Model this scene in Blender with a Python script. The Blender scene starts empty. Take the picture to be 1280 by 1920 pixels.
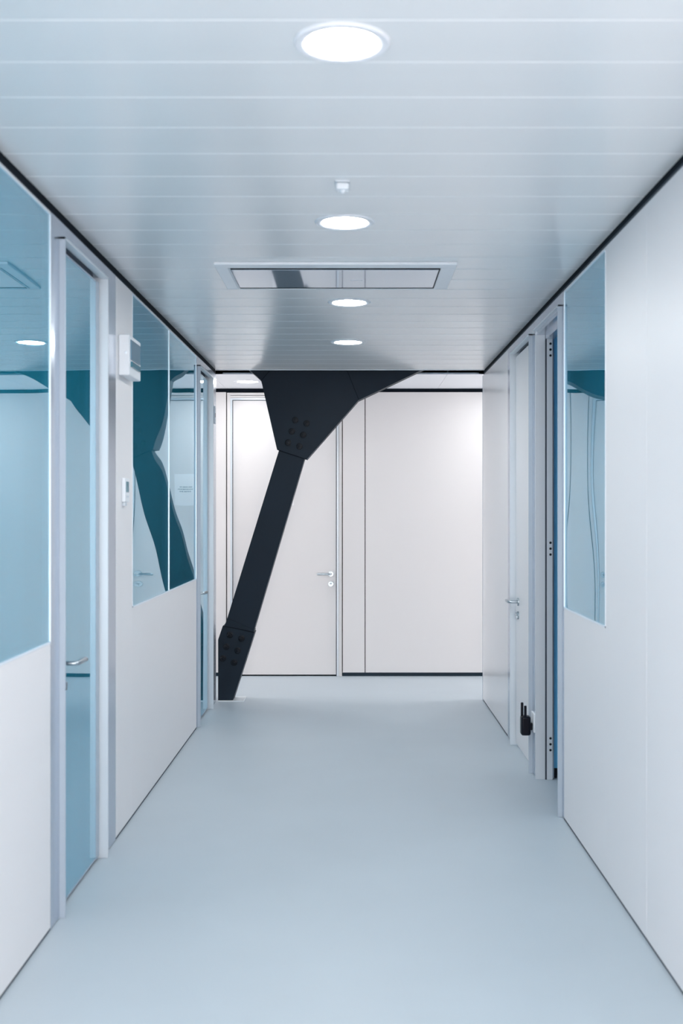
import bpy, bmesh, math, random
from mathutils import Vector, Matrix
random.seed(3)
C = bpy.context.scene
F = 2150.0; CX = 664.0; CY = 957.0; CAMZ = 1.55; ZC = 2.69
XL = -1.12; XR = 1.05; YE = 9.30; YF = 10.72

# ---------------------------------------------------------------- camera
cd = bpy.data.cameras.new('camera'); cam = bpy.data.objects.new('camera', cd); C.collection.objects.link(cam)
cam.location = (0, 0, CAMZ); cam.rotation_euler = (math.pi/2, 0, 0)
cd.sensor_fit = 'VERTICAL'; cd.sensor_height = 36; cd.sensor_width = 24; cd.lens = F/1920*36
cd.shift_x = -24/1920; cd.shift_y = -3/1920; cd.clip_start = 0.05
cd.dof.use_dof = True; cd.dof.focus_distance = 9.3; cd.dof.aperture_fstop = 3.2
C.camera = cam
# ---------------------------------------------------------------- world and exposure
w = bpy.data.worlds.new('world'); C.world = w; w.use_nodes = True
bg = w.node_tree.nodes['Background']; bg.inputs['Color'].default_value = (1.0, 0.895, 0.85, 1); bg.inputs['Strength'].default_value = 6.8
LAMP = 142.0
LAMP_COL = (0.985, 0.98, 0.97, 1)
C.view_settings.view_transform = 'Standard'; C.view_settings.look = 'None'
C.view_settings.gamma = 1.0; C.view_settings.use_curve_mapping = False
C.view_settings.exposure = 0.20

# ---------------------------------------------------------------- materials
def pmat(name, col, rough=0.5, metal=0.0, coat=0.0, spec=0.5, coat_rough=0.1):
    m = bpy.data.materials.new(name); m.use_nodes = True
    b = m.node_tree.nodes['Principled BSDF']
    b.inputs['Base Color'].default_value = (*col, 1); b.inputs['Roughness'].default_value = rough
    b.inputs['Metallic'].default_value = metal; b.inputs['Coat Weight'].default_value = coat
    b.inputs['Coat Roughness'].default_value = coat_rough; b.inputs['Specular IOR Level'].default_value = spec
    return m
def vary(m, col, amt=0.04, scale=3.0, vec=(1, 1, 1), bump=0.0, bscale=200):
    nt = m.node_tree; b = nt.nodes['Principled BSDF']
    tc = nt.nodes.new('ShaderNodeTexCoord'); mp = nt.nodes.new('ShaderNodeMapping'); mp.inputs['Scale'].default_value = vec
    nt.links.new(tc.outputs['Object'], mp.inputs['Vector'])
    n = nt.nodes.new('ShaderNodeTexNoise'); n.inputs['Scale'].default_value = scale; n.inputs['Detail'].default_value = 3
    nt.links.new(mp.outputs['Vector'], n.inputs['Vector'])
    mx = nt.nodes.new('ShaderNodeMix'); mx.data_type = 'RGBA'
    mx.inputs['A'].default_value = (*[c*(1-amt) for c in col], 1); mx.inputs['B'].default_value = (*[min(1, c*(1+amt)) for c in col], 1)
    nt.links.new(n.outputs['Fac'], mx.inputs['Factor']); nt.links.new(mx.outputs['Result'], b.inputs['Base Color'])
    if bump:
        n2 = nt.nodes.new('ShaderNodeTexNoise'); n2.inputs['Scale'].default_value = bscale; n2.inputs['Detail'].default_value = 2
        nt.links.new(mp.outputs['Vector'], n2.inputs['Vector'])
        bp = nt.nodes.new('ShaderNodeBump'); bp.inputs['Strength'].default_value = bump; bp.inputs['Distance'].default_value = 0.002
        nt.links.new(n2.outputs['Fac'], bp.inputs['Height']); nt.links.new(bp.outputs['Normal'], b.inputs['Normal'])
    return m
PANEL = (0.835, 0.835, 0.855)
M = {}
M['panel'] = vary(pmat('white_panel', PANEL, 0.42, spec=0.45), PANEL, 0.015, 1.2)
M['end_panel'] = vary(pmat('satin_end_panel', PANEL, 0.25, spec=0.5), PANEL, 0.015, 1.2)
M['far_panel'] = vary(pmat('far_white_panel', (0.73, 0.73, 0.74), 0.45), (0.73, 0.73, 0.74), 0.012, 1.0)
M['ceiling'] = vary(pmat('ceiling_plank', (0.80, 0.835, 0.86), 0.22, spec=0.65), (0.80, 0.835, 0.86), 0.02, 1.0, (0.5, 6, 1))
M['bay_ceiling'] = pmat('bay_ceiling', (0.8, 0.83, 0.88), 0.5)
M['floor'] = vary(pmat('floor_vinyl', (0.465, 0.545, 0.605), 0.42, spec=0.45), (0.465, 0.545, 0.605), 0.05, 1.6, bump=0.12, bscale=260)
M['silver'] = pmat('satin_aluminium', (0.50, 0.56, 0.65), 0.22, 0.7)
M['frame_white'] = pmat('pale_aluminium', (0.63, 0.70, 0.76), 0.35, 0.15)
M['edge'] = pmat('bright_edge', (0.85, 0.93, 1.0), 0.3, 0.2)
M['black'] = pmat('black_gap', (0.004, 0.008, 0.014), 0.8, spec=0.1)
M['gap_grey'] = pmat('gap_grey', (0.05, 0.065, 0.09), 0.6, spec=0.2)
M['skirt'] = pmat('skirting', (0.004, 0.018, 0.032), 0.5, spec=0.25)
M['steel'] = vary(pmat('dark_painted_steel', (0.010, 0.020, 0.032), 0.5, 0.0, spec=0.15), (0.010, 0.020, 0.032), 0.15, 3.0)
M['steel_dark'] = pmat('bolt_steel', (0.003, 0.007, 0.013), 0.4, 0.0, spec=0.18)
M['frame_grey'] = pmat('grey_aluminium', (0.42, 0.50, 0.58), 0.4, 0.1)
M['chrome'] = pmat('brushed_chrome', (0.40, 0.46, 0.50), 0.30, 1.0)
M['plate'] = pmat('base_plate_metal', (0.72, 0.79, 0.84), 0.35, 0.2)
M['plastic'] = pmat('white_plastic', (0.80, 0.85, 0.90), 0.35)
M['plastic_black'] = pmat('black_plastic', (0.002, 0.004, 0.010), 0.35, spec=0.2)
M['room'] = pmat('room_dim_light_blue', (0.12, 0.50, 0.85), 0.6)  # blue of the dim daylight is put into this wall colour
M['room_teal'] = pmat('room_teal_paint', (0.30, 0.72, 0.85), 0.6)
M['screen'] = pmat('screen', (0.05, 0.20, 0.27), 0.15)
M['smoked'] = pmat('smoked_cover', (0.16, 0.27, 0.36), 0.12)
M['paper'] = pmat('paper', (0.86, 0.87, 0.88), 0.8)
M['ink'] = pmat('ink', (0.35, 0.40, 0.45), 0.8)
M['mirror_panel'] = pmat('gloss_white_panel', (0.50, 0.59, 0.68), 0.05, 0.55)
M['slot'] = pmat('slot_grey', (0.42, 0.52, 0.62), 0.4, 0.2)
def emit(name, col, s):
    m = bpy.data.materials.new(name); m.use_nodes = True; nt = m.node_tree; nt.nodes.clear()
    e = nt.nodes.new('ShaderNodeEmission'); o = nt.nodes.new('ShaderNodeOutputMaterial')
    e.inputs['Color'].default_value = col; e.inputs['Strength'].default_value = s
    nt.links.new(e.outputs[0], o.inputs[0]); return m
M['lamp'] = emit('lamp_diffuser', LAMP_COL, LAMP); M['lamp_bay'] = emit('passage_lamp_diffuser', LAMP_COL, LAMP*0.60)
def glass(name, tint, refl, power=3.0, r0=0.08, wav=0.02):
    m = bpy.data.materials.new(name); m.use_nodes = True; nt = m.node_tree; nt.nodes.clear()
    o = nt.nodes.new('ShaderNodeOutputMaterial'); mix = nt.nodes.new('ShaderNodeMixShader')
    t = nt.nodes.new('ShaderNodeBsdfTransparent'); t.inputs['Color'].default_value = (*tint, 1)
    g = nt.nodes.new('ShaderNodeBsdfGlossy'); g.inputs['Color'].default_value = (*refl, 1); g.inputs['Roughness'].default_value = 0.012
    lw = nt.nodes.new('ShaderNodeLayerWeight'); lw.inputs['Blend'].default_value = 0.5
    p = nt.nodes.new('ShaderNodeMath'); p.operation = 'POWER'; p.inputs[1].default_value = power
    ma = nt.nodes.new('ShaderNodeMath'); ma.operation = 'MULTIPLY_ADD'; ma.inputs[1].default_value = 1-r0; ma.inputs[2].default_value = r0
    nt.links.new(lw.outputs['Facing'], p.inputs[0]); nt.links.new(p.outputs[0], ma.inputs[0]); nt.links.new(ma.outputs[0], mix.inputs[0])
    df = nt.nodes.new('ShaderNodeBsdfDiffuse'); df.inputs['Color'].default_value = (0.03, 0.43, 0.62, 1)   # tinted film
    m2 = nt.nodes.new('ShaderNodeMixShader'); m2.inputs[0].default_value = 0.5
    nt.links.new(t.outputs[0], m2.inputs[1]); nt.links.new(df.outputs[0], m2.inputs[2])
    nt.links.new(m2.outputs[0], mix.inputs[1]); nt.links.new(g.outputs[0], mix.inputs[2]); nt.links.new(mix.outputs[0], o.inputs[0])
    if wav:
        tc = nt.nodes.new('ShaderNodeTexCoord'); n = nt.nodes.new('ShaderNodeTexNoise')
        n.inputs['Scale'].default_value = 1.3; n.inputs['Detail'].default_value = 0
        b = nt.nodes.new('ShaderNodeBump'); b.inputs['Strength'].default_value = 1.0; b.inputs['Distance'].default_value = wav
        nt.links.new(tc.outputs['Object'], n.inputs['Vector']); nt.links.new(n.outputs['Fac'], b.inputs['Height'])
        nt.links.new(b.outputs['Normal'], g.inputs['Normal'])
    return m
M['glass'] = glass('tinted_glass', (0.50, 0.80, 0.90), (0.76, 0.91, 0.99), 2.15, 0.04, 0.004)

# ---------------------------------------------------------------- mesh helpers
def box(bm, x0, x1, y0, y1, z0, z1):
    if x0 > x1: x0, x1 = x1, x0
    if y0 > y1: y0, y1 = y1, y0
    if z0 > z1: z0, z1 = z1, z0
    v = [bm.verts.new((x, y, z)) for x in (x0, x1) for y in (y0, y1) for z in (z0, z1)]
    for f in ((0,1,3,2), (4,6,7,5), (0,4,5,1), (2,3,7,6), (0,2,6,4), (1,5,7,3)):
        bm.faces.new([v[i] for i in f])
def side(bm, s, d0, d1, y0, y1, z0, z1):
    """s=-1 left wall, +1 right wall; d = depth into the wall (negative sticks out)"""
    X = XL if s < 0 else XR
    box(bm, X+s*d0, X+s*d1, y0, y1, z0, z1)
def prism(bm, pts, y0, y1):
    """pts are (x, z) outline, extruded from y0 to y1"""
    a = [bm.verts.new((x, y0, z)) for x, z in pts]; b = [bm.verts.new((x, y1, z)) for x, z in pts]
    n = len(pts); bm.faces.new(a); bm.faces.new(b[::-1])
    for i in range(n): bm.faces.new([a[i], b[i], b[(i+1) % n], a[(i+1) % n]])
def lathe(bm, prof, centre, axis, seg=48, cap=True):
    """prof: (radius, height) list revolved round axis through centre"""
    q = Vector((0, 0, 1)).rotation_difference(Vector(axis)); c = Vector(centre); rings = []
    for r, h in prof:
        rings.append([bm.verts.new(c + q @ Vector((r*math.cos(2*math.pi*i/seg), r*math.sin(2*math.pi*i/seg), h))) for i in range(seg)])
    for a, b in zip(rings, rings[1:]):
        for i in range(seg): bm.faces.new([a[i], a[(i+1) % seg], b[(i+1) % seg], b[i]])
    if cap:
        bm.faces.new(rings[0][::-1]); bm.faces.new(rings[-1])
def tube(bm, pts, rad, seg=14, flat=1.0):
    pts = [Vector(p) for p in pts]; rings = []
    for i, p in enumerate(pts):
        t = (pts[min(i+1, len(pts)-1)]-pts[max(i-1, 0)]).normalized()
        up = Vector((0, 0, 1)); u = t.cross(up).normalized(); v = u.cross(t).normalized()
        r = rad[i] if isinstance(rad, (list, tuple)) else rad
        rings.append([bm.verts.new(p + u*r*math.cos(2*math.pi*k/seg) + v*r*flat*math.sin(2*math.pi*k/seg)) for k in range(seg)])
    for a, b in zip(rings, rings[1:]):
        for i in range(seg): bm.faces.new([a[i], a[(i+1) % seg], b[(i+1) % seg], b[i]])
    bm.faces.new(rings[0][::-1]); bm.faces.new(rings[-1])
def obj(name, bm, mat, parent=None, bevel=0.0, smooth=False, seg=2):
    bmesh.ops.recalc_face_normals(bm, faces=bm.faces[:])
    me = bpy.data.meshes.new(name)
    org = Vector((0, 0, 0))
    if parent is not None:
        for v in bm.verts: v.co -= parent.location
    bm.to_mesh(me); bm.free()
    o = bpy.data.objects.new(name, me); C.collection.objects.link(o); me.materials.append(M[mat])
    if parent is not None: o.parent = parent
    if smooth:
        for p in me.polygons: p.use_smooth = True
        me.set_sharp_from_angle(angle=math.radians(35))
    if bevel:
        b = o.modifiers.new('bevel', 'BEVEL'); b.width = bevel; b.segments = seg; b.limit_method = 'ANGLE'
        b.harden_normals = False
    return o
def sub(name, bm, mat, part, bevel=0.0, smooth=False):
    """a sub-part: the parent part sits at the origin of its thing"""
    root = part.parent
    bmesh.ops.translate(bm, verts=bm.verts[:], vec=-root.location)
    o = obj(name, bm, mat, None, bevel, smooth); o.parent = part
    return o
def tag(o, label, cat, kind=None, group=None):
    o['label'] = label; o['category'] = cat
    if kind: o['kind'] = kind
    if group: o['group'] = group
    return o
def thing(name, loc, label, cat, kind=None, group=None):
    o = bpy.data.objects.new(name, None); C.collection.objects.link(o); o.location = loc; o.empty_display_size = 0.05
    return tag(o, label, cat, kind, group)
def px(x, y, Y): return ((x-CX)*Y/F, CAMZ-(y-CY)*Y/F)
N = bmesh.new

# ================================================================= SETTING
bm = N(); box(bm, -4.6, 4.6, -1.8, 11.0, -0.15, 0.0)
tag(obj('floor', bm, 'floor'), 'pale blue grey vinyl floor of the corridor', 'floor', 'structure')

# corridor ceiling: cross planks 250 mm wide with shallow joints
def plank_ceiling(bm, x0, x1, y0, y1, z0, z1, joints, g=0.006, dp=0.0018):
    prof = [(y0, z1)]
    prof.append((y0, z0))
    for j in joints: prof += [(j-g, z0), (j-0.001, z0+dp), (j+0.001, z0+dp), (j+g, z0)]
    prof += [(y1, z0), (y1, z1)]
    a = [bm.verts.new((x0, y, z)) for y, z in prof]; b = [bm.verts.new((x1, y, z)) for y, z in prof]
    n = len(prof)
    for i in range(n): bm.faces.new([a[i], a[(i+1) % n], b[(i+1) % n], b[i]])
    bm.faces.new(a); bm.faces.new(b[::-1])
js = []; j = 2.664-0.25*19
while j < YE-0.02:
    if j > -2.4: js.append(j)
    j += 0.25
bm = N(); plank_ceiling(bm, XL-0.055, XR+0.055, -1.8, YE, ZC, ZC+0.05, js)
tag(obj('ceiling', bm, 'ceiling'), 'pale blue white metal plank ceiling over the corridor', 'ceiling', 'structure')
YB = 9.60
bm = N()
edges = [-4.6, -3.55, -2.35, -1.2, 0.05, 0.78, 1.6, 2.8, 4.6]
for a, b in zip(edges, edges[1:]): box(bm, a+0.0015, b-0.0015, YB, YF+0.12, ZC, ZC+0.05)
tag(obj('ceiling', bm, 'bay_ceiling'), 'white slab ceiling of the bright cross passage beyond the brace', 'ceiling', 'structure')
bm = N()   # closes the slot, the roof void and the rooms overhead
box(bm, -4.6, 4.6, -1.8, YF+0.12, ZC+0.40, ZC+0.45)
tag(obj('ceiling', bm, 'gap_grey'), 'dark slab above the slot in the ceiling', 'ceiling', 'structure')
bm = N(); box(bm, -4.6, 4.6, YB+0.0, YB+0.02, ZC+0.002, ZC+0.40)
box(bm, -1.1, 1.04, YB-0.006, YB, ZC+0.004, ZC+0.012)
tag(obj('trim_1', bm, 'slot'), 'grey fascia along the far side of the ceiling slot', 'trim', 'structure')
bm = N(); box(bm, XL-0.05, XR+0.05, YE-0.012, YE+0.002, ZC-0.004, ZC+0.06)
tag(obj('trim_2', bm, 'frame_white', bevel=0.001), 'thin pale edge strip ending the plank ceiling', 'trim', 'structure')

ZT = 2.652; ZS = 1.062; ZH = 2.587; GAP = 0.011; TH = 0.10
# ---- walls (white panels)
bm = N()
side(bm, -1, 0, TH, -1.8, 1.80, GAP, ZT)
side(bm, -1, 0, TH, 1.803, 4.23, GAP, ZS-0.004)
side(bm, -1, 0, TH, 1.803, 4.23, ZT-0.006, ZT)
side(bm, -1, 0, TH, 5.387, 5.788, GAP, ZT)
side(bm, -1, 0, TH, 5.788, 8.135, GAP, ZS-0.004)
side(bm, -1, 0, TH, 5.788, 8.135, ZT-0.006, ZT)
wl = tag(obj('wall_left', bm, 'panel', bevel=0.0015), 'white panel partition on the left side of the corridor', 'wall', 'structure')
bm = N()
side(bm, 1, 0, TH, -1.8, 3.05, GAP, ZT)
side(bm, 1, 0, TH, 3.053, 4.12, GAP, ZT)
side(bm, 1, 0, TH, 4.123, 4.793, GAP, ZT)
side(bm, 1, 0, TH, 4.793, 5.744, GAP, ZS-0.004)
side(bm, 1, 0, TH, 4.793, 5.744, ZT-0.006, ZT)
tag(obj('wall_right', bm, 'panel', bevel=0.0015), 'white panel partition on the right side of the corridor', 'wall', 'structure')
bm = N()
side(bm, 1, 0, TH, 7.85, 9.36, GAP, ZT)
tag(obj('wall_right', bm, 'end_panel', bevel=0.0015), 'satin white end panel at the far end of the right partition', 'wall', 'structure')
bm = N()
side(bm, 1, -0.001, TH+0.001, 9.362, 9.40, 0.0, ZT)
tag(obj('trim_3', bm, 'silver', bevel=0.002), 'silver corner strip closing the right partition', 'trim', 'structure')
# dark shadow gaps above and below the partitions
for s, nm, ye in ((-1, 'left', YE), (1, 'right', 9.36)):
    bm = N(); side(bm, s, 0.004, TH, -1.8, ye-0.02, ZT, ZC+0.06)
    t = tag(obj('trim_%d' % (4 if s < 0 else 5), bm, 'black'), 'dark shadow gap between %s partition and ceiling' % nm, 'trim', 'structure')
    bm = N(); side(bm, s, 0.002, 0.02, -1.8, ye-0.03, ZT-0.0005, ZT+(0.006 if s < 0 else 0.012))
    o = obj('trim_lower_rail', bm, 'gap_grey'); o.parent = t
bm = N(); side(bm, -1, 0.002, TH-0.01, -1.8, 4.30, 0, GAP); side(bm, -1, 0.002, TH-0.01, 5.14, 8.15, 0, GAP)
tag(obj('baseboard_left', bm, 'gap_grey'), 'thin dark recessed skirting under left partition', 'baseboard', 'structure')
bm = N(); side(bm, 1, 0.002, TH-0.01, -1.8, 5.75, 0, GAP); side(bm, 1, 0.002, TH-0.01, 7.6, 9.35, 0, GAP)
tag(obj('baseboard_right', bm, 'gap_grey'), 'thin dark recessed skirting under right partition', 'baseboard', 'structure')

# ---- rooms behind the partitions
def shell(bm, x0, x1, y0, y1, z0, z1, t=0.06, skip=''):
    if 'a' not in skip: box(bm, x0, x1, y0-t, y0, z0, z1)
    if 'b' not in skip: box(bm, x0, x1, y1, y1+t, z0, z1)
    if 'x0' not in skip: box(bm, x0-t, x0, y0-t, y1+t, z0, z1)
    if 'x1' not in skip: box(bm, x1, x1+t, y0-t, y1+t, z0, z1)
    box(bm, x0-t, x1+t, y0-t, y1+t, z1, z1+t)
bm = N()
shell(bm, -3.4, XL-TH-0.002, 0.3, 9.05, 0, ZT, skip='x1')
tag(obj('wall_room_left', bm, 'room_teal'), 'blue walls of the dim room behind the left glazing', 'wall', 'structure')
bm = N()
shell(bm, XR+TH+0.002, 3.4, 3.9, 6.655, 0, ZT, skip='x0')
tag(obj('wall_room_right', bm, 'room'), 'room wall seen through the open doorway on the right, coloured blue for its dim light', 'wall', 'structure')
bm = N()
box(bm, XR+TH+0.006, 3.39, 6.64, 6.654, 0, 0.055)
tag(obj('baseboard_room', bm, 'plastic_black', bevel=0.002), 'black skirting at the foot of the room wall', 'baseboard', 'structure')
# backs of the partitions towards the cross passage
bm = N(); box(bm, -4.6, XL-TH-0.0, 9.16, 9.26, 0, ZC+0.05); box(bm, XR+TH, 4.6, 9.26, 9.36, 0, ZC+0.05)
tag(obj('wall_passage', bm, 'far_panel'), 'white wall of the cross passage behind the partitions', 'wall', 'structure')

# ---- windows
def window(n, s, y0, y1, mull, label):
    X = XL if s < 0 else XR
    w = thing('window_%d' % n, (X, (y0+y1)/2, ZS), label, 'window', 'structure')
    ys = [y0] + mull + [y1]
    for a, b in zip(ys, ys[1:]):
        bm = N(); side(bm, s, 0.002, 0.010, a+0.003, b-0.003, ZS+0.002, ZT-0.010); obj('glass_pane', bm, 'glass', w)
    bm = N(); e = 0.006
    side(bm, s, -0.0015, 0.03, y0, y0+e, ZS-0.004, ZT-0.006); side(bm, s, -0.0015, 0.03, y1-e, y1, ZS-0.004, ZT-0.006)
    side(bm, s, -0.0015, 0.03, y0, y1, ZS-0.004, ZS+0.004); side(bm, s, -0.0015, 0.03, y0, y1, ZT-0.013, ZT-0.006)
    obj('window_frame', bm, 'edge', w)
    for m in mull:
        bm = N(); side(bm, s, -0.0015, 0.03, m-0.006, m+0.006, ZS+0.004, ZT-0.013); obj('mullion', bm, 'edge', w)
    return w
window(1, -1, 1.803, 4.23, [], 'large tinted glass window nearest on the left wall')
window(2, -1, 5.788, 8.135, [6.94], 'two-pane tinted window on the left wall reflecting the dark brace')
window(3, 1, 4.793, 5.744, [], 'single narrow tinted window on the right wall')

# ---- doors along the corridor
def lever(parent, s, X, y, z, d, out=0.062, ln=0.14, key=True):
    """s: which way the leaf faces (into the corridor is -s in x); d: direction of the lever along y"""
    o = -s
    bm = N(); lathe(bm, [(0.0255, 0), (0.0255, 0.006), (0.024, 0.0085), (0.012, 0.0085)], (X, y, z), (o, 0, 0), 32)
    rose = obj('handle_rose', bm, 'chrome', parent, smooth=True)
    bm = N()
    pts = [(X+o*0.004, y, z), (X+o*(out-0.018), y, z), (X+o*(out-0.008), y+d*0.003, z), (X+o*(out-0.001), y+d*0.010, z),
           (X+o*out, y+d*0.022, z), (X+o*out, y+d*0.06, z+0.001), (X+o*out, y+d*(ln-0.012), z), (X+o*(out-0.002), y+d*ln, z-0.001)]
    tube(bm, pts, [0.0085, 0.0085, 0.009, 0.0095, 0.0095, 0.0105, 0.0105, 0.006], 16)
    obj('door_handle', bm, 'chrome', parent, smooth=True)
    if key:
        bm = N(); lathe(bm, [(0.0255, 0), (0.0255, 0.008), (0.024, 0.010), (0.010, 0.010)], (X, y, z-0.087), (o, 0, 0), 32)
        box(bm, X, X+o*0.020, y-0.0055, y+0.0055, z-0.104, z-0.083)
        lathe(bm, [(0.009, 0), (0.009, 0.020), (0.006, 0.021)], (X, y, z-0.080), (o, 0, 0), 24)
        obj('keyhole_rose', bm, 'chrome', parent, smooth=True)
def side_door(n, s, p0, y0, y1, p1, kind, label, hy=None, hd=1, lip=0.022):
    """posts p0..y0 and y1..p1, opening y0..y1"""
    X = XL if s < 0 else XR
    d = thing('door_%d' % n, (X, (y0+y1)/2, 0), label, 'door', 'structure')
    bm = N()
    side(bm, s, 0, TH, p0+0.001, y0, 0.004, ZT); side(bm, s, 0, TH, y1, p1-0.001, 0.004, ZT)
    side(bm, s, 0, TH, y0, y1, ZH, ZT)
    obj('door_post', bm, 'silver', d)
    bm = N()    # projecting lip and reveal round the opening
    side(bm, s, -(0.007 if kind == 'open' else lip), 0.055, y1-0.006, y1+0.006, 0.0, ZH+0.004)
    side(bm, s, -lip, 0.012, y0-0.004, y1+0.006, ZH-0.006, ZH+0.004)
    obj('frame_lip', bm, 'frame_white', d, bevel=0.0012)
    bm = N(); side(bm, s, -lip, 0.012, y0-0.004, y0+0.006, 0.0, ZH+0.004)
    obj('latch_side_lip', bm, 'frame_grey', d, bevel=0.0012)
    if kind != 'open':
        bm = N(); side(bm, s, 0.045, TH, y0, y0+0.02, 0.0, ZH); side(bm, s, 0.045, TH, y1-0.02, y1, 0.0, ZH); side(bm, s, 0.045, TH, y0, y1, ZH-0.02, ZH)
        obj('frame_rebate', bm, 'gap_grey', d)
    zt = 2.563; a, b = y0+0.010, y1-0.012
    if kind == 'glass':
        bm = N(); side(bm, s, 0.017, 0.044, a, a+0.035, 0.014, zt)
        side(bm, s, 0.017, 0.044, a+0.035, b-0.03, 0.014, 0.022); side(bm, s, 0.017, 0.044, a+0.035, b-0.03, zt-0.008, zt)
        obj('leaf_frame', bm, 'silver', d)
        bm = N(); side(bm, s, 0.0165, 0.044, b-0.06, b, 0.014, zt); obj('hinge_stile', bm, 'frame_grey', d)
        bm = N(); side(bm, s, 0.018, 0.028, a+0.033, b-0.028, 0.020, zt-0.006)
        obj('door_glass', bm, 'glass', d)
    if kind == 'solid':
        bm = N(); side(bm, s, 0.017, 0.056, a, b, 0.014, zt); obj('door_leaf', bm, 'panel', d, bevel=0.001)
    if hy: lever(d, s, X+s*0.017, hy, 0.955, hd)
    return d
side_door(1, -1, 4.23, 4.362, 5.120, 5.387, 'glass', 'glass door with chrome lever, nearest on the left wall', 4.46, 1)
d2 = side_door(2, -1, 8.135, 8.200, 8.946, 9.02, 'glass', 'narrow glass door at the far end of the left wall', 8.235, 1)
# full height end post of the left partition
bm = N(); side(bm, -1, 0, TH, 9.021, 9.12, 0.0, ZT); side(bm, -1, 0, TH, 9.122, YE-0.01, 0.0, ZT)
tag(obj('trim_6', bm, 'silver', bevel=0.002), 'silver end post of the left partition beside the brace', 'trim', 'structure')
d3 = side_door(3, 1, 5.744, 5.800, 6.612, 6.70, 'open', 'open doorway with screw-holed jamb on the right wall')
side_door(4, 1, 6.701, 6.765, 7.580, 7.85, 'solid', 'closed white door with chrome lever on the right wall', 7.455, 1)
# jamb of the open doorway: rebate, hinge-side jamb with screw holes, header
bm = N()
side(bm, 1, 0.058, 0.090, 6.596, 6.625, 0.0, 2.555)
jb = obj('hinge_jamb', bm, 'frame_white', d3, bevel=0.001)
bm = N(); side(bm, 1, 0.0485, 0.060, 6.602, 6.63, 0.0, 2.57); obj('jamb_seal', bm, 'gap_grey', d3)
bm = N(); side(bm, 1, 0.0, TH, 5.80, 6.612, 2.560, ZH-0.001); side(bm, 1, 0.05, TH, 5.80, 6.60, 2.535, 2.560)
obj('door_header', bm, 'silver', d3)
for zc in (2.475-0.0, 1.330, 0.205):
    for k in (-1, 0, 1):
        bm = N(); lathe(bm, [(0.0072, 0), (0.0072, 0.0015), (0.004, 0.0022)], (XR+0.078, 6.596, zc+k*0.034), (0, -1, 0), 16)
        obj('screw', bm, 'steel_dark', d3)

# ---- far wall
S = YF/F
def fx(p): return (p-CX)*S
def fz(p): return CAMZ-(p-CY)*S
bm = N()
zt = fz(735.3); zb = fz(1261.0)
for a, b in ((-900, -260), (-258, 190), (192, 423.6), (642.4, 683.4), (684.9, 1130), (1131.5, 1700)):
    box(bm, fx(a), fx(b), YF, YF+0.03, zb, zt)
tag(obj('wall_far', bm, 'far_panel', bevel=0.001), 'bright white panel wall closing the end of the corridor', 'wall', 'structure')
bm = N(); box(bm, -4.6, 4.6, YF+0.03, YF+0.12, 0, ZC+0.05)
box(bm, -4.6, 4.6, YF+0.006, YF+0.03, zt, ZC)
tag(obj('trim_7', bm, 'black'), 'black band above and behind the far wall panels', 'trim', 'structure')
bm = N(); box(bm, -4.6, fx(423.6), YF+0.004, YF+0.03, 0, zb); box(bm, fx(641.4), 4.6, YF+0.004, YF+0.03, 0, zb)
tag(obj('baseboard_far', bm, 'skirt'), 'dark blue skirting along the foot of the far wall', 'baseboard', 'structure')
d5 = thing('door_5', (fx(533), YF, 0), 'white door with chrome lever in the far wall behind the brace', 'door', 'structure')
bm = N()
def ring(bm, x0, x1, zt_, wdt, y0, y1, bot=0.0):
    box(bm, fx(x0), fx(x0+wdt), y0, y1, bot, fz(zt_)); box(bm, fx(x1-wdt), fx(x1), y0, y1, bot, fz(zt_))
    box(bm, fx(x0+wdt), fx(x1-wdt), y0, y1, fz(zt_+wdt), fz(zt_))
ring(bm, 425.6, 640.8, 736.3, 6.0, YF-0.002, YF+0.03)
box(bm, fx(431), fx(636), YF-0.002, YF+0.03, fz(746), fz(741))
obj('door_frame', bm, 'far_panel', d5, bevel=0.001)
bm = N(); ring(bm, 431.8, 634.6, 746.4, 3.6, YF-0.010, YF+0.03)
obj('inner_frame', bm, 'frame_white', d5, bevel=0.0015)
bm = N(); ring(bm, 435.2, 631.2, 749.5, 1.6, YF+0.012, YF+0.03); obj('frame_seal', bm, 'gap_grey', d5)
bm = N(); box(bm, fx(436.6), fx(629.6), YF+0.004, YF+0.03, 0.014, fz(751.2)); obj('door_leaf', bm, 'far_panel', d5, bevel=0.001)
# lever on the far door (faces -y)
hx, hz, Yd = fx(620.0), fz(1076), YF+0.004
bm = N(); lathe(bm, [(0.0265, 0), (0.0265, 0.006), (0.025, 0.0085), (0.012, 0.0085)], (hx, Yd, hz), (0, -1, 0), 32)
obj('handle_rose', bm, 'chrome', d5, smooth=True)
bm = N()
tube(bm, [(hx, Yd-0.004, hz), (hx, Yd-0.036, hz), (hx-0.004, Yd-0.046, hz), (hx-0.012, Yd-0.052, hz), (hx-0.024, Yd-0.054, hz), (hx-0.08, Yd-0.054, hz+0.001), (hx-0.118, Yd-0.054, hz), (hx-0.13, Yd-0.05, hz)],
     [0.009, 0.009, 0.0095, 0.0095, 0.0095, 0.0105, 0.011, 0.006], 16)
obj('door_handle', bm, 'chrome', d5, smooth=True)
bm = N(); kz = fz(1095); lathe(bm, [(0.0265, 0), (0.0265, 0.007), (0.025, 0.0095), (0.010, 0.0095)], (hx, Yd, kz), (0, -1, 0), 32)
box(bm, hx-0.0055, hx+0.0055, Yd-0.016, Yd, kz-0.016, kz+0.004); lathe(bm, [(0.009, 0), (0.009, 0.016), (0.006, 0.017)], (hx, Yd, kz+0.006), (0, -1, 0), 24)
obj('keyhole_rose', bm, 'chrome', d5, smooth=True)

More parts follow.
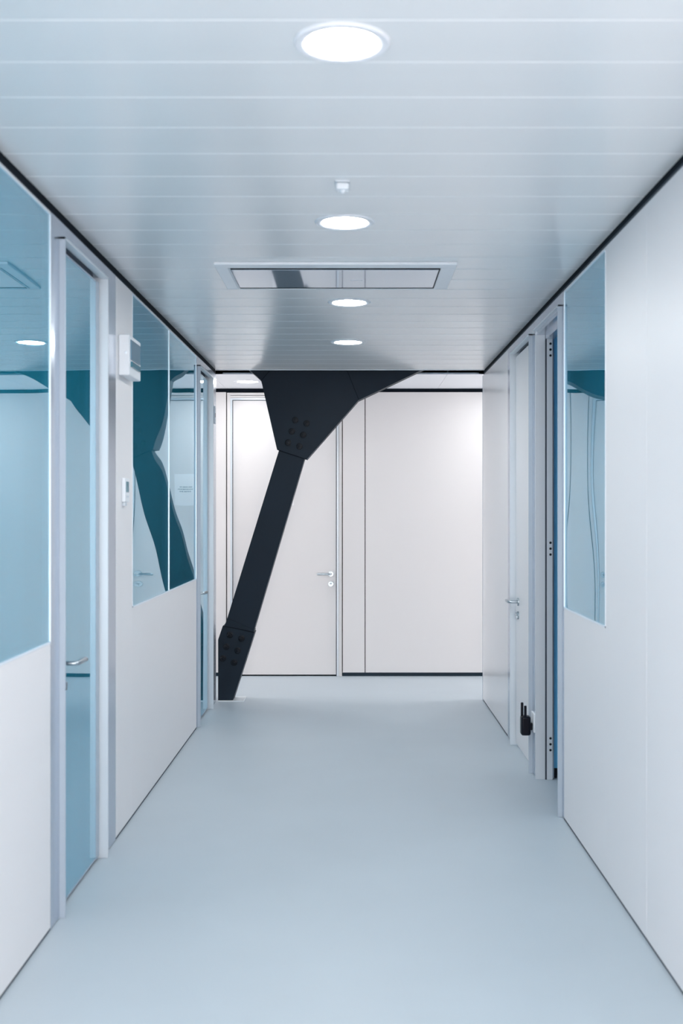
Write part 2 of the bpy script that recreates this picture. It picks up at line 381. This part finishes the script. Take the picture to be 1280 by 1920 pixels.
# ================================================================= THINGS
# ---- leaning steel brace
Y0 = 9.325
sc = Y0/F
def bp(x, y): return ((x-CX)*sc, max(0.004, CAMZ-(y-CY)*sc))
br = thing('steel_brace', (bp(424, 1315)[0], Y0+0.08, 0), 'dark grey steel brace leaning up from the floor into the ceiling slot', 'steel brace')
def poly(pts, y0, y1, name, bev=0.0007, mat='steel'):
    bm = N(); prism(bm, [bp(*p) for p in pts], y0, y1); return obj(name, bm, mat, br, bevel=bev)
poly([(489.4, 713.6), (519, 842.7), (574.7, 861.3), (672.4, 749.5), (652, 700), (638, 665), (532, 665)], Y0, Y0+0.17, 'upper_gusset_plate')
poly([(489.9, 713.9), (467.5, 694), (434.9, 665), (532, 665)], Y0+0.012, Y0+0.158, 'upper_arm')
poly([(672.6, 749.8), (708, 733), (788, 694.6), (850, 665), (638, 665), (652, 700)], Y0+0.012, Y0+0.158, 'upper_arm')
def lerp(a, b, t): return (a[0]+(b[0]-a[0])*t, a[1]+(b[1]-a[1])*t)
lt, lb, rt, rb = (522, 846), (424.4, 1163), (570, 861.5), (474.8, 1184)
poly([lerp(lt, lb, -0.04), lerp(lt, lb, 1.04), lerp(rt, rb, 1.03), lerp(rt, rb, -0.03)], Y0+0.014, Y0+0.156, 'brace_column')
poly([(426.5, 1159.5), (421, 1171.5), (419, 1178), (474, 1190), (476.2, 1182)], Y0+0.008, Y0+0.162, 'collar_plate', 0.001)
poly([(417.4, 1173.6), (477, 1185.8), (436.3, 1318), (436.3, 1330), (408.7, 1330), (408.7, 1199.4)], Y0, Y0+0.17, 'lower_gusset_plate')
def seam(pts, wdt=0.0022):  # black strips mark the joints and paint the shade along plate edges
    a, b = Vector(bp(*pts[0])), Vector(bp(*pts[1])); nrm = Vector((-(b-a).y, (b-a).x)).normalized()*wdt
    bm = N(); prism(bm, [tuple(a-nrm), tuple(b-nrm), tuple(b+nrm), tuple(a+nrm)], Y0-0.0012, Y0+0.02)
    obj('joint_shade_line', bm, 'black', br)
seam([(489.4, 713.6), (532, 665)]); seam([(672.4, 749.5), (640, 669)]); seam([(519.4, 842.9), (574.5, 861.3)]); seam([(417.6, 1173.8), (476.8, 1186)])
def bolt(x, y, s):
    X, Z = (x-CX)*sc, CAMZ-(y-CY)*sc
    bm = N(); lathe(bm, [(0.027*s, 0), (0.027*s, 0.003), (0.025*s, 0.004)], (X, Y0, Z), (0, -1, 0), 32)
    q = random.uniform(0, 1)
    lathe(bm, [(0.019*s, 0.003), (0.019*s, 0.015), (0.017*s, 0.017)], (X, Y0, Z), (0, -1, 0), 6)
    lathe(bm, [(0.0105*s, 0.015), (0.0105*s, 0.024), (0.009*s, 0.025)], (X, Y0, Z), (0, -1, 0), 20)
    obj('bolt', bm, 'steel_dark', br, smooth=True)
for p in ((553.3, 787.8), (574.6, 794), (546.8, 809), (568.4, 815.5), (540, 830), (561.3, 837)): bolt(*p, 1.0)
for p in ((431, 1190.5), (452.6, 1197), (424, 1212.5), (445.4, 1220), (417.6, 1234.5), (438.6, 1242)): bolt(*p, 1.0)
bm = N(); box(bm, (409.5-CX)*sc, (457.5-CX)*sc, Y0-0.035, Y0+0.20, 0, 0.006)
obj('base_plate', bm, 'plate', br, bevel=0.001)

# ---- downlights
def downlight(x, y, label, grp, r=0.0895, mat='lamp'):
    t = thing('downlight', (x, y, ZC), label, 'ceiling light', None, grp)
    bm = N(); prof = [(r, 0.0), (r, -0.003), (r+0.006, -0.0065), (r+0.024, -0.0055), (r+0.029, -0.001), (r+0.029, 0.0)]
    lathe(bm, prof, (x, y, ZC), (0, 0, 1), 64, cap=False); obj('trim_ring', bm, 'bay_ceiling', t, smooth=True)
    bm = N(); lathe(bm, [(r*0.999, -0.001), (r*0.999, -0.0035), (r*0.9, -0.004)], (x, y, ZC), (0, 0, 1), 64); obj('diffuser', bm, mat, t, smooth=True)
G = 'round downlights along the corridor ceiling'
def ly(p): return F*(ZC-CAMZ)/(CY-p)
for (a, b, l) in ((641, 80, 'large round glowing downlight at the top, nearest the camera'),
                  (646, 416, 'glowing round downlight between the small sensor and the air conditioner'),
                  (654.5, 566.5, 'glowing round downlight just beyond the air conditioner'),
                  (652, 641, 'smallest corridor downlight, closest to the dark brace')):
    Y = ly(b); downlight((a-CX)*Y/F, Y, l, G)
for Y in (1.05, -0.7): downlight(-0.03, Y, 'downlight of the corridor row behind the camera', 'downlights behind the camera')
downlight((464-CX)*10.13/F, 10.13, 'round downlight over the cross passage left of the brace', 'downlights over the cross passage', mat='lamp_bay')
for X in (-3.1, 1.45, 3.38): downlight(X, 10.13, 'downlight over the cross passage hidden behind the partitions', 'downlights over the cross passage', mat='lamp_bay')

# ---- small ceiling sensor
Y = 3.98; X = (642-CX)*Y/F
s = thing('smoke_detector', (X, Y, ZC), 'small white sensor on the ceiling between first and second downlights', 'detector')
bm = N(); box(bm, X-0.024, X+0.024, Y-0.024, Y+0.024, ZC-0.030, ZC-0.006); obj('sensor_body', bm, 'plastic', s, bevel=0.008, seg=4, smooth=True)
bm = N(); box(bm, X-0.026, X+0.026, Y-0.026, Y+0.026, ZC-0.006, ZC); obj('mounting_base', bm, 'frame_white', s, bevel=0.002)
bm = N(); lathe(bm, [(0.010, 0), (0.008, -0.006), (0.004, -0.009)], (X, Y, ZC-0.030), (0, 0, 1), 24); obj('sensor_lens', bm, 'plastic', s, smooth=True)

# ---- ceiling cassette air conditioner
a = thing('air_conditioner', (-0.087, 5.55, ZC), 'wide recessed air conditioner panel in the ceiling with dark air slots', 'air conditioner')
ax0, ax1, ay0, ay1 = -0.646, 0.472, 5.255, 5.845
ix0, ix1, iy0, iy1 = -0.588, 0.402, 5.335, 5.825
zf = ZC-0.014
bm = N()
box(bm, ax0, ax1, ay0, iy0, zf, ZC+0.0); box(bm, ax0, ax1, iy1, ay1, zf, ZC+0.0)
box(bm, ax0, ix0, iy0, iy1, zf, ZC); box(bm, ix1, ax1, iy0, iy1, zf, ZC)
obj('cassette_frame', bm, 'plastic', a, bevel=0.004, seg=3)
bm = N(); box(bm, ix0, ix1, iy0, iy1, zf+0.001, ZC-0.001); obj('air_slot', bm, 'black', a)
bm = N(); box(bm, ix0+0.012, ix1-0.006, iy0+0.030, iy1-0.038, zf-0.002, zf+0.0009); fl = obj('front_flap', bm, 'mirror_panel', a, bevel=0.003)
bm = N(); box(bm, ix0+0.001, ix0+0.010, iy0+0.002, iy1-0.002, zf-0.002, zf+0.0008)
obj('end_cap', bm, 'frame_white', a, bevel=0.002)
bm = N(); yy = 5.60
for k, (u0, u1) in enumerate(((0, .010), (.014, .022), (.026, .036), (.040, .046), (.050, .060))): box(bm, -0.02+u0, -0.02+u1, yy, yy+0.012, zf-0.0024, zf-0.0018)
sub('small_emblem', bm, 'slot', fl)

# ---- electrical box on the left partition
X = XL
e = thing('control_box', (X, 5.60, 2.194), 'white wall control box high on the left partition beside the window', 'control box')
bm = N(); side(bm, -1, -0.052, 0.0, 5.448, 5.735, 2.194, 2.388); bx_ = obj('box_housing', bm, 'plastic', e, bevel=0.006, seg=3)
bm = N(); side(bm, -1, -0.058, -0.050, 5.470, 5.700, 2.270, 2.366); obj('clear_cover', bm, 'smoked', e, bevel=0.003)
bm = N(); side(bm, -1, -0.060, -0.050, 5.480, 5.690, 2.236, 2.262); obj('switch_row', bm, 'screen', e, bevel=0.002)
bm = N(); lathe(bm, [(0.006, 0), (0.006, 0.003), (0.004, 0.004)], (X+0.035, 5.448, 2.300), (0, -1, 0), 16); obj('indicator_lamp', bm, 'edge', e)
# ---- thermostat
t = thing('thermostat', (X, 5.58, 1.583), 'small white thermostat with tiny screen under the control box', 'thermostat')
bm = N(); side(bm, -1, -0.018, 0.0, 5.522, 5.625, 1.590, 1.706); obj('thermostat_body', bm, 'plastic', t, bevel=0.004, seg=3)
bm = N(); side(bm, -1, -0.0195, -0.017, 5.540, 5.605, 1.638, 1.690); obj('display', bm, 'screen', t, bevel=0.001)
bm = N(); side(bm, -1, -0.0195, -0.017, 5.545, 5.570, 1.612, 1.622); side(bm, -1, -0.0195, -0.017, 5.578, 5.603, 1.612, 1.622); obj('button', bm, 'frame_white', t)
bm = N(); side(bm, -1, -0.014, 0.0, 5.535, 5.580, 1.572, 1.590); obj('cable_clip', bm, 'frame_white', t, bevel=0.002)
# ---- plate with hole on the end post
p = thing('strike_plate', (XL, 9.27, 2.24), 'grey metal plate with dark hole high on left end post', 'metal plate')
bm = N(); side(bm, -1, -0.006, 0.0, 9.145, 9.235, 2.245, 2.385); obj('plate', bm, 'slot', p, bevel=0.0015)
bm = N(); side(bm, -1, -0.0068, -0.005, 9.175, 9.205, 2.295, 2.330); obj('hole', bm, 'steel_dark', p)
# ---- socket plate and the black plug unit
sk = thing('wall_socket', (XR, 6.73, 0.24), 'white socket plate low on the post between the right doors', 'socket')
bm = N(); side(bm, 1, -0.012, 0.0, 6.640, 6.745, 0.262, 0.372); obj('socket_plate', bm, 'plastic', sk, bevel=0.003, seg=3)
u = thing('plug_unit', (XR-0.03, 6.68, 0.20), 'black plug-in unit with two upright prongs on the white socket', 'plug unit')
bm = N(); side(bm, 1, -0.080, -0.024, 6.660, 6.725, 0.240, 0.352); obj('unit_body', bm, 'plastic_black', u, bevel=0.012, seg=4, smooth=True)
bm = N(); side(bm, 1, -0.026, -0.012, 6.675, 6.710, 0.270, 0.310); obj('plug_base', bm, 'plastic_black', u, bevel=0.003)
for dd, h, yy in ((-0.070, 0.428, 6.702), (-0.054, 0.412, 6.682)):
    bm = N(); side(bm, 1, dd-0.0075, dd+0.0075, yy-0.008, yy+0.008, 0.345, h); obj('antenna', bm, 'plastic_black', u, bevel=0.004, seg=3, smooth=True)
# ---- paper notice on the far door (behind the brace, seen in the window)
n = thing('paper_notice', (-0.66, YF, 1.595), 'white paper sheet with faint text on the far door, seen reflected', 'paper notice')
bm = N(); box(bm, -0.765, -0.565, YF+0.0015, YF+0.0032, 1.597, 1.893); obj('sheet', bm, 'paper', n)
bm = N()
for r, (xa, xb) in enumerate(((-0.715, -0.625), (-0.725, -0.605), (-0.70, -0.62))):
    x = xa
    while x < xb:
        wd = random.uniform(0.004, 0.011); box(bm, x, min(x+wd, xb), YF+0.0008, YF+0.0016, 1.766-r*0.021, 1.776-r*0.021); x += wd+random.uniform(0.002, 0.005)
obj('printed_lines', bm, 'ink', n)
